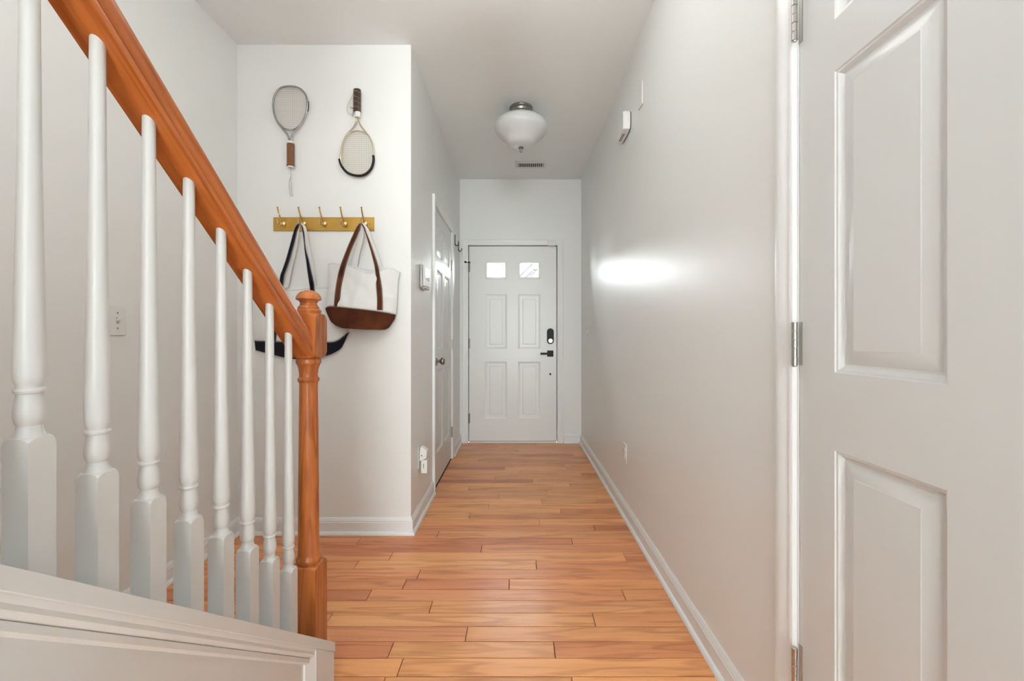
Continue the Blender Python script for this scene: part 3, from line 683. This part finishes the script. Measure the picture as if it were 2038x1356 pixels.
# ------------------------------------------------------------------ rackets
def racket(name, ox, oy, sc, Yr, frame, bridge, r_f, m_f, label):
    P = lambda a, b, dy=0: px(ox+a/sc, oy+b/sc, Yr) + Vector((0, dy, 0))
    ys = [b for a, b in frame]; xs = [a for a, b in frame]
    root = empty(name, P(sum(xs)/len(xs), max(ys)), label, 'racket', 'rackets hung on the nook wall')
    fp = smooth([P(a, b) for a, b in frame], 5)
    MB().tube(fp, r_f, 10).build('frame', m_f, root)
    bp2 = smooth([P(a, b) for a, b in bridge], 5)
    MB().tube(bp2, r_f*0.8, 10).build('throat_bridge', m_f, root)
    return root, P, fp, bp2
def strings(root, poly, nx, nz, Yr, r=0.0006):
    xs = [p.x for p in poly]; zs = [p.z for p in poly]; mb = MB(); n = len(poly)
    def cuts(val, ax, ot):
        c = []
        for i in range(n):
            a, b = poly[i], poly[(i+1) % n]
            if (a[ax]-val)*(b[ax]-val) < 0:
                t = (val-a[ax])/(b[ax]-a[ax]); c.append(a[ot]+(b[ot]-a[ot])*t)
        return sorted(c)
    for i in range(1, nx):
        x = min(xs)+(max(xs)-min(xs))*i/nx; c = cuts(x, 0, 2)
        if len(c) >= 2: mb.tube([(x, Yr+0.0006, c[0]), (x, Yr+0.0006, c[-1])], r, 4, caps=False)
    for i in range(1, nz):
        z = min(zs)+(max(zs)-min(zs))*i/nz; c = cuts(z, 2, 0)
        if len(c) >= 2: mb.tube([(c[0], Yr-0.0006, z), (c[-1], Yr-0.0006, z)], r, 4, caps=False)
    return tag(mb.build('strings', M['string'], root), kind='stuff')
def grip(root, P, x0, x1, y0, y1, m, name='grip', flare=0, depth=0.017):
    """octagonal handle between rows y0 and y1"""
    a = P(x0, y0); b = P(x1, y0); hw = (b.x-a.x)/2; cx = (a.x+b.x)/2
    z0 = P(x0, y0).z; z1 = P(x0, y1).z
    rings = []
    for t, s_ in ((0,0.92),(0.02,1),(0.5,0.98),(0.9,1.0),(0.96,1.0+flare),(1,0.95+flare)):
        z = z0+(z1-z0)*t
        rings.append([Vector((cx+hw*s_*math.cos(math.pi/8+math.pi*k/4)/0.924, a.y+depth*s_*math.sin(math.pi/8+math.pi*k/4), z)) for k in range(8)])
    return MB().rings(rings).build(name, m, root, bevel=0.002)
YR = YN-0.020
fa = [(258,700),(255,660),(244,625),(222,590),(170,530),(118,460),(84,360),(77,250),(100,155),(165,85),(270,66),(365,86),(435,150),(462,240),(455,345),(420,445),(365,525),(310,585),(288,625),(280,660),(280,700)]
ba = [(124,462),(160,505),(210,545),(270,559),(325,545),(380,500),(418,448)]
ra, P, fp, bp2 = racket('racket', 530, 160, 5.65, YR, fa, ba, 0.0053, M['silver'], 'steel racket hanging head up with a brown leather grip and cord')
inner = [p for p in fp if p.z > P(0, 455).z] + [p for p in bp2[::-1] if p.z < P(0, 463).z]
strings(ra, inner, 18, 24, YR)
gp2 = grip(ra, P, 235, 310, 712, 970, M['leather'], flare=0.12)
grip(ra, P, 237, 308, 690, 713, M['canvas'], 'grip_collar')
grip(ra, P, 240, 312, 969, 984, M['canvas'], 'butt_cap')
MB().tube(smooth([P(272,980,-0.004),P(274,1030),P(275,1075,0.004),P(262,1100,0.006),P(250,1140,0.008),P(252,1200,0.008),P(256,1260,0.008),P(264,1290,0.008),P(284,1294,0.008),P(278,1260,0.008),P(274,1180,0.008),P(268,1120,0.007),P(275,1078,0.005)]), 0.0017, 7).build('wrist_cord', M['cord'], ra)
MB().tube(smooth([P(472,235),P(474,290),P(466,350)]), 0.0030, 8).build('edge_guard', M['black'], ra)

fb = [(347,490),(342,535),(305,610),(255,665),(200,730),(155,835),(130,950),(124,1060),(152,1160),(230,1237),(340,1270),(445,1258),(530,1185),(572,1080),(582,960),(565,845),(522,745),(470,680),(415,610),(378,545),(370,490)]
bb = [(196,735),(240,695),(300,672),(375,664),(450,685),(500,720),(530,760)]
rb2, P, fp, bp2 = racket('racket', 660, 165, 6.95, YR, fb, bb, 0.0042, M['gold'], 'gold racket hanging head down with a black bumper and dark grip')
inner = [p for p in fp if p.z < P(0, 740).z] + [p for p in bp2[::-1] if p.z > P(0, 745).z]
strings(rb2, inner, 19, 22, YR)
gg = grip(rb2, P, 304, 402, 90, 408, M['dleather'], depth=0.016)
grip(rb2, P, 320, 400, 405, 482, M['canvas'], 'grip_collar', depth=0.014)
for yy in (135, 210, 278, 348):
    MB().tube([P(303, yy-14, -0.009), P(330, yy-6, -0.0168), P(375, yy+6, -0.0168), P(402, yy+16, -0.009)], 0.0010, 6).build('grip_seam', M['gold'], gg)
MB().tube(smooth([P(310,140,-0.006),P(270,210),P(225,295),P(206,350,0.006),P(212,395,0.008),P(245,420,0.008),P(285,408,0.008),P(300,360,0.004),P(296,280,0.0),P(308,160,-0.006)]), 0.0013, 7).tube([P(258,338,0.0),P(296,352,-0.001)], 0.0040, 8).tube(smooth([P(293,395,0.008),P(285,425,0.01),P(268,455,0.01)]), 0.0013, 7).build('wrist_strap', M['cord'], rb2)
MB().tube(smooth([P(107,1055),P(138,1150),P(222,1245),P(340,1284),P(455,1272),P(545,1192),P(578,1085),P(577,1005)], 6), 0.0068, 10).build('bumper_guard', M['black'], rb2)

# ------------------------------------------------------------------ tote bags
def tote(root, Yb, Yp, rim, rimback, hem, foot, Lx, Rx, LxB, RxB, depth_t, depth_m, depth_b, m_low, seed, wr=0.006):
    """rim/hem/foot: curves of (x px, y px) left to right; the sides follow Lx/Rx from rim to hem"""
    N, V = 44, 22
    W = lambda x, y: px(x, y, Yp)
    def curve(c, s): # by fraction of width
        xs = [p[0] for p in c]; t = xs[0]+(xs[-1]-xs[0])*s
        return interp(t, xs, [p[1] for p in c])
    def sm(c, s): return sum(curve(c, min(1, max(0, s+d)))*w_ for d, w_ in ((-0.03,0.25),(0,0.5),(0.03,0.25)))
    def dep(v): return interp(v, [0, 0.4, 1.0], [depth_t, depth_m, depth_b])
    def front(s, v, low=False):
        L = interp(v, *Lx) if not low else interp(v, *LxB); R = interp(v, *Rx) if not low else interp(v, *RxB)
        x = L+(R-L)*s
        if not low: y = sm(rim, s)+(sm(hem, s)-sm(rim, s))*v; d = dep(v)
        else: y = sm(hem, s)+(sm(foot, s)-sm(hem, s))*v; d = depth_b*(1-0.12*v)
        p = W(x, y)
        b = max(0.0, math.sin(math.pi*s))**(0.55 if low or v > 0.6 else 0.75)
        wn = noise.noise(Vector((p.x*9+seed, p.z*7, seed)))*wr + noise.noise(Vector((p.x*22+seed, p.z*14, seed*2)))*wr*0.45
        p.y = Yb - d*b - (wn*min(1, 6*s*(1-s)) if not low else wn*0.5)
        return p
    def back(s, v, low=False):
        p = front(s, v, low)
        if not low and v < 0.25: p.z += (W(0, curve(rimback, s)).z - W(0, curve(rim, s)).z)*(1-v/0.25)
        p.y = Yb + 0.004*math.sin(math.pi*s); return p
    R = []
    for i in range(V+1):
        v = i/V
        R.append([front(j/N, v) for j in range(N+1)]+[back(1-j/N, v) for j in range(1, N)])
    body = MB().rings(R, caps=(False, False)).build('body', M['canvas'], root, sharp=70)
    so = body.modifiers.new('thickness', 'SOLIDIFY'); so.thickness = 0.0025; so.offset = 0
    R2 = [[q+Vector((0, -0.0025 if q.y < Yb-0.002 else 0.001, 0.0)) for q in ring] for ring in
          [[front(j/N, i/8, True) for j in range(N+1)]+[back(1-j/N, i/8, True) for j in range(1, N)] for i in range(9)]]
    MB().rings(R2, caps=(False, True)).build('bottom', m_low, root, sharp=60)
    # rolled rim
    MB().tube([front(j/N, 0.0)+Vector((0,-0.001,0)) for j in range(N+1)]+[back(1-j/N, 0.0) for j in range(1, N)], 0.0028, 6, closed=True).build('rim', M['canvas'], root)
    def surf(x, y):   # depth of the front cloth at a pixel
        best = None
        for i in range(V+1):
            for j in range(0, N+1):
                p = front(j/N, i/V); w_ = W(x, y)
                d = (p.x-w_.x)**2+(p.z-w_.z)**2
                if best is None or d < best[0]: best = (d, p.y)
        return best[1]
    # stitching along the hem
    st_ = MB()
    for k in range(2, 2*N-2, 2):
        a, b = front(k/(2*N), 0.0, True), front((k+1)/(2*N), 0.0, True)
        st_.tube([a+Vector((0,-0.0034,-0.003)), b+Vector((0,-0.0034,-0.003))], 0.0006, 4)
    tag(st_.build('stitching', M['thread'], root), kind='stuff')
    return surf, W
def strap(root, edges, Ys, m_out, lining, stitch=True, n=6, name='strap', flip=None):
    """edges: rows of (xl, xr, y) in pixels; Ys: depth of each row"""
    L = smooth([px(a, y, q) for (a, b, y), q in zip(edges, Ys)], n); R = smooth([px(b, y, q) for (a, b, y), q in zip(edges, Ys)], n)
    o = MB().ribbon(L, R, (0, 0.0022, 0)).build(name, [m_out, lining], root, sharp=60)
    if stitch:
        mb = MB()
        for k in range(len(L)-1):
            for t in (0.10, 0.90):
                for h_ in (0.05, 0.55):
                    A = L[k].lerp(R[k], t); B = L[k+1].lerp(R[k+1], t)
                    mb.tube([A.lerp(B, h_)+Vector((0,-0.0006,0)), A.lerp(B, h_+0.32)+Vector((0,-0.0006,0))], 0.0005, 4)
        tag(mb.build('stitching', M['thread'], o), kind='stuff')
    return o

# white and brown tote on the last hook
S = 5.022; c2 = lambda L_: [(630+a/S, 400+b/S) for a, b in L_]
ta = empty('tote_bag', px(715, 656, 2.36), 'white canvas tote with brown suede bottom and straps on the right end hook', 'bag', 'tote bags on the coat rack')
rim = c2([(92,625),(160,614),(240,640),(330,652),(420,688),(490,724),(560,724),(610,698),(690,664),(760,672),(818,712)])
rimb = c2([(92,620),(240,625),(400,660),(520,690),(600,680),(690,655),(818,705)])
hem = c2([(65,1082),(110,1058),(175,1056),(400,1078),(600,1102),(745,1124),(778,1142)])
foot = c2([(112,1195),(190,1245),(270,1274),(450,1286),(640,1290),(700,1284),(722,1262)])
X_ = lambda v: 630+v/S
surf, W = tote(ta, 2.388, 2.36, rim, rimb, hem, foot,
    ([0,0.25,0.55,1.0],[X_(92),X_(112),X_(96),X_(66)]), ([0,0.2,0.6,1.0],[X_(818),X_(796),X_(790),X_(778)]),
    ([0,0.35,1.0],[X_(62),X_(78),X_(120)]), ([0,0.35,1.0],[X_(780),X_(765),X_(708)]), 0.026, 0.040, 0.078, M['suede'], 3.1, wr=0.018)
E = [(430,446,222),(398,440,262),(352,405,360),(300,352,480),(240,296,640),(212,272,740),(190,247,860),(176,236,980),(172,232,1056)]
E = [(X_(a), X_(b), 400+y/S) for a, b, y in E]
Ys = [2.352,2.350,2.345,2.338,2.336]+[surf((a+b)/2, y)-0.007 for a, b, y in E[5:]]
strap(ta, E, Ys, M['suede'], M['canvas'])
E = [(436,454,222),(462,480,262),(486,500,320),(510,532,400),(545,572,520),(575,612,640),(588,630,730),(594,650,850),(603,660,980),(602,660,1092)]
E = [(X_(a), X_(b), 400+y/S) for a, b, y in E]
Ys = [2.352,2.352,2.350,2.346,2.340,2.336]+[surf((a+b)/2, y)-0.007 for a, b, y in E[6:]]
strap(ta, E, Ys, M['suede'], M['canvas'])
# back strap, its pale lining towards the room
for E in ([(440,466,224),(436,470,300),(415,462,400),(380,430,520),(350,405,660)], [(446,478,222),(476,528,300),(520,560,400),(580,612,520),(622,660,680)]):
    E = [(X_(a), X_(b), 400+y/S) for a, b, y in E]
    strap(ta, E, [2.358, 2.362, 2.375, 2.39, 2.402], M['canvas'], M['suede'], stitch=False)

# white and navy tote on the second hook
tb = empty('tote_bag', px(590, 716, 2.37), 'white canvas tote with navy bottom and straps on the second hook behind the newel', 'bag', 'tote bags on the coat rack')
rim = [(478.6,583.5),(505,583),(540,579),(574,577),(610,574),(648,572)]
hem = [(499,679),(526,679.5),(565,681),(600,684),(640,682),(664,681),(676,673),(688,660)]
foot = [(500,697),(524,703),(563,712.5),(587,716),(625,713),(652,706.5),(675,694),(689.5,658.5)]
surf, W = tote(tb, 2.414, 2.38, rim, [(x, y-2) for x, y in rim], hem, foot,
    ([0,0.5,1.0],[478.6,488,499]), ([0,0.5,1.0],[648,664,688]),
    ([0,1.0],[499,501]), ([0,1.0],[689.7,689.9]), 0.012, 0.016, 0.020, M['navy'], 8.3, wr=0.003)
T = 6.78; X2 = lambda v: 530+v/T
E = [(428,446,306),(392,440,345),(366,412,420),(338,390,520),(305,360,640),(262,318,790),(210,268,940),(185,244,1015)]
E = [(X2(a), X2(b), 400+y/T) for a, b, y in E]+[(554,562.5,572),(548,556.5,600),(545,554,640),(541.5,550.5,665),(540,549,681)]
Ys = [2.352,2.352,2.354,2.358,2.362,2.368,2.374,2.378]+[surf((a+b)/2, y)-0.006 for a, b, y in E[8:]]
strap(tb, E, Ys, M['navy'], M['canvas'])
E = [(434,456,306),(470,490,345),(490,512,440),(505,522,560),(516,540,680),(534,574,800),(552,606,950),(575,640,1100),(588,650,1195)]
E = [(X2(a), X2(b), 400+y/T) for a, b, y in E]+[(620,629.5,620),(624,633.5,660),(626,635,686)]
Ys = [2.352,2.352,2.354,2.358,2.362,2.366,2.372,2.378]+[surf((a+b)/2, y)-0.006 for a, b, y in E[8:]]
strap(tb, E, Ys, M['navy'], M['canvas'])
for E in ([(432,452,308),(420,448,360),(390,430,480),(345,395,700),(285,340,930),(240,300,1170)], [(446,490,308),(480,530,350),(520,552,450),(560,590,640),(610,640,900),(635,670,1170)]):
    E = [(X2(a), X2(b), 400+y/T) for a, b, y in E]
    strap(tb, E, [2.358, 2.360, 2.366, 2.38, 2.394, 2.404], M['canvas'], M['navy'], stitch=False)
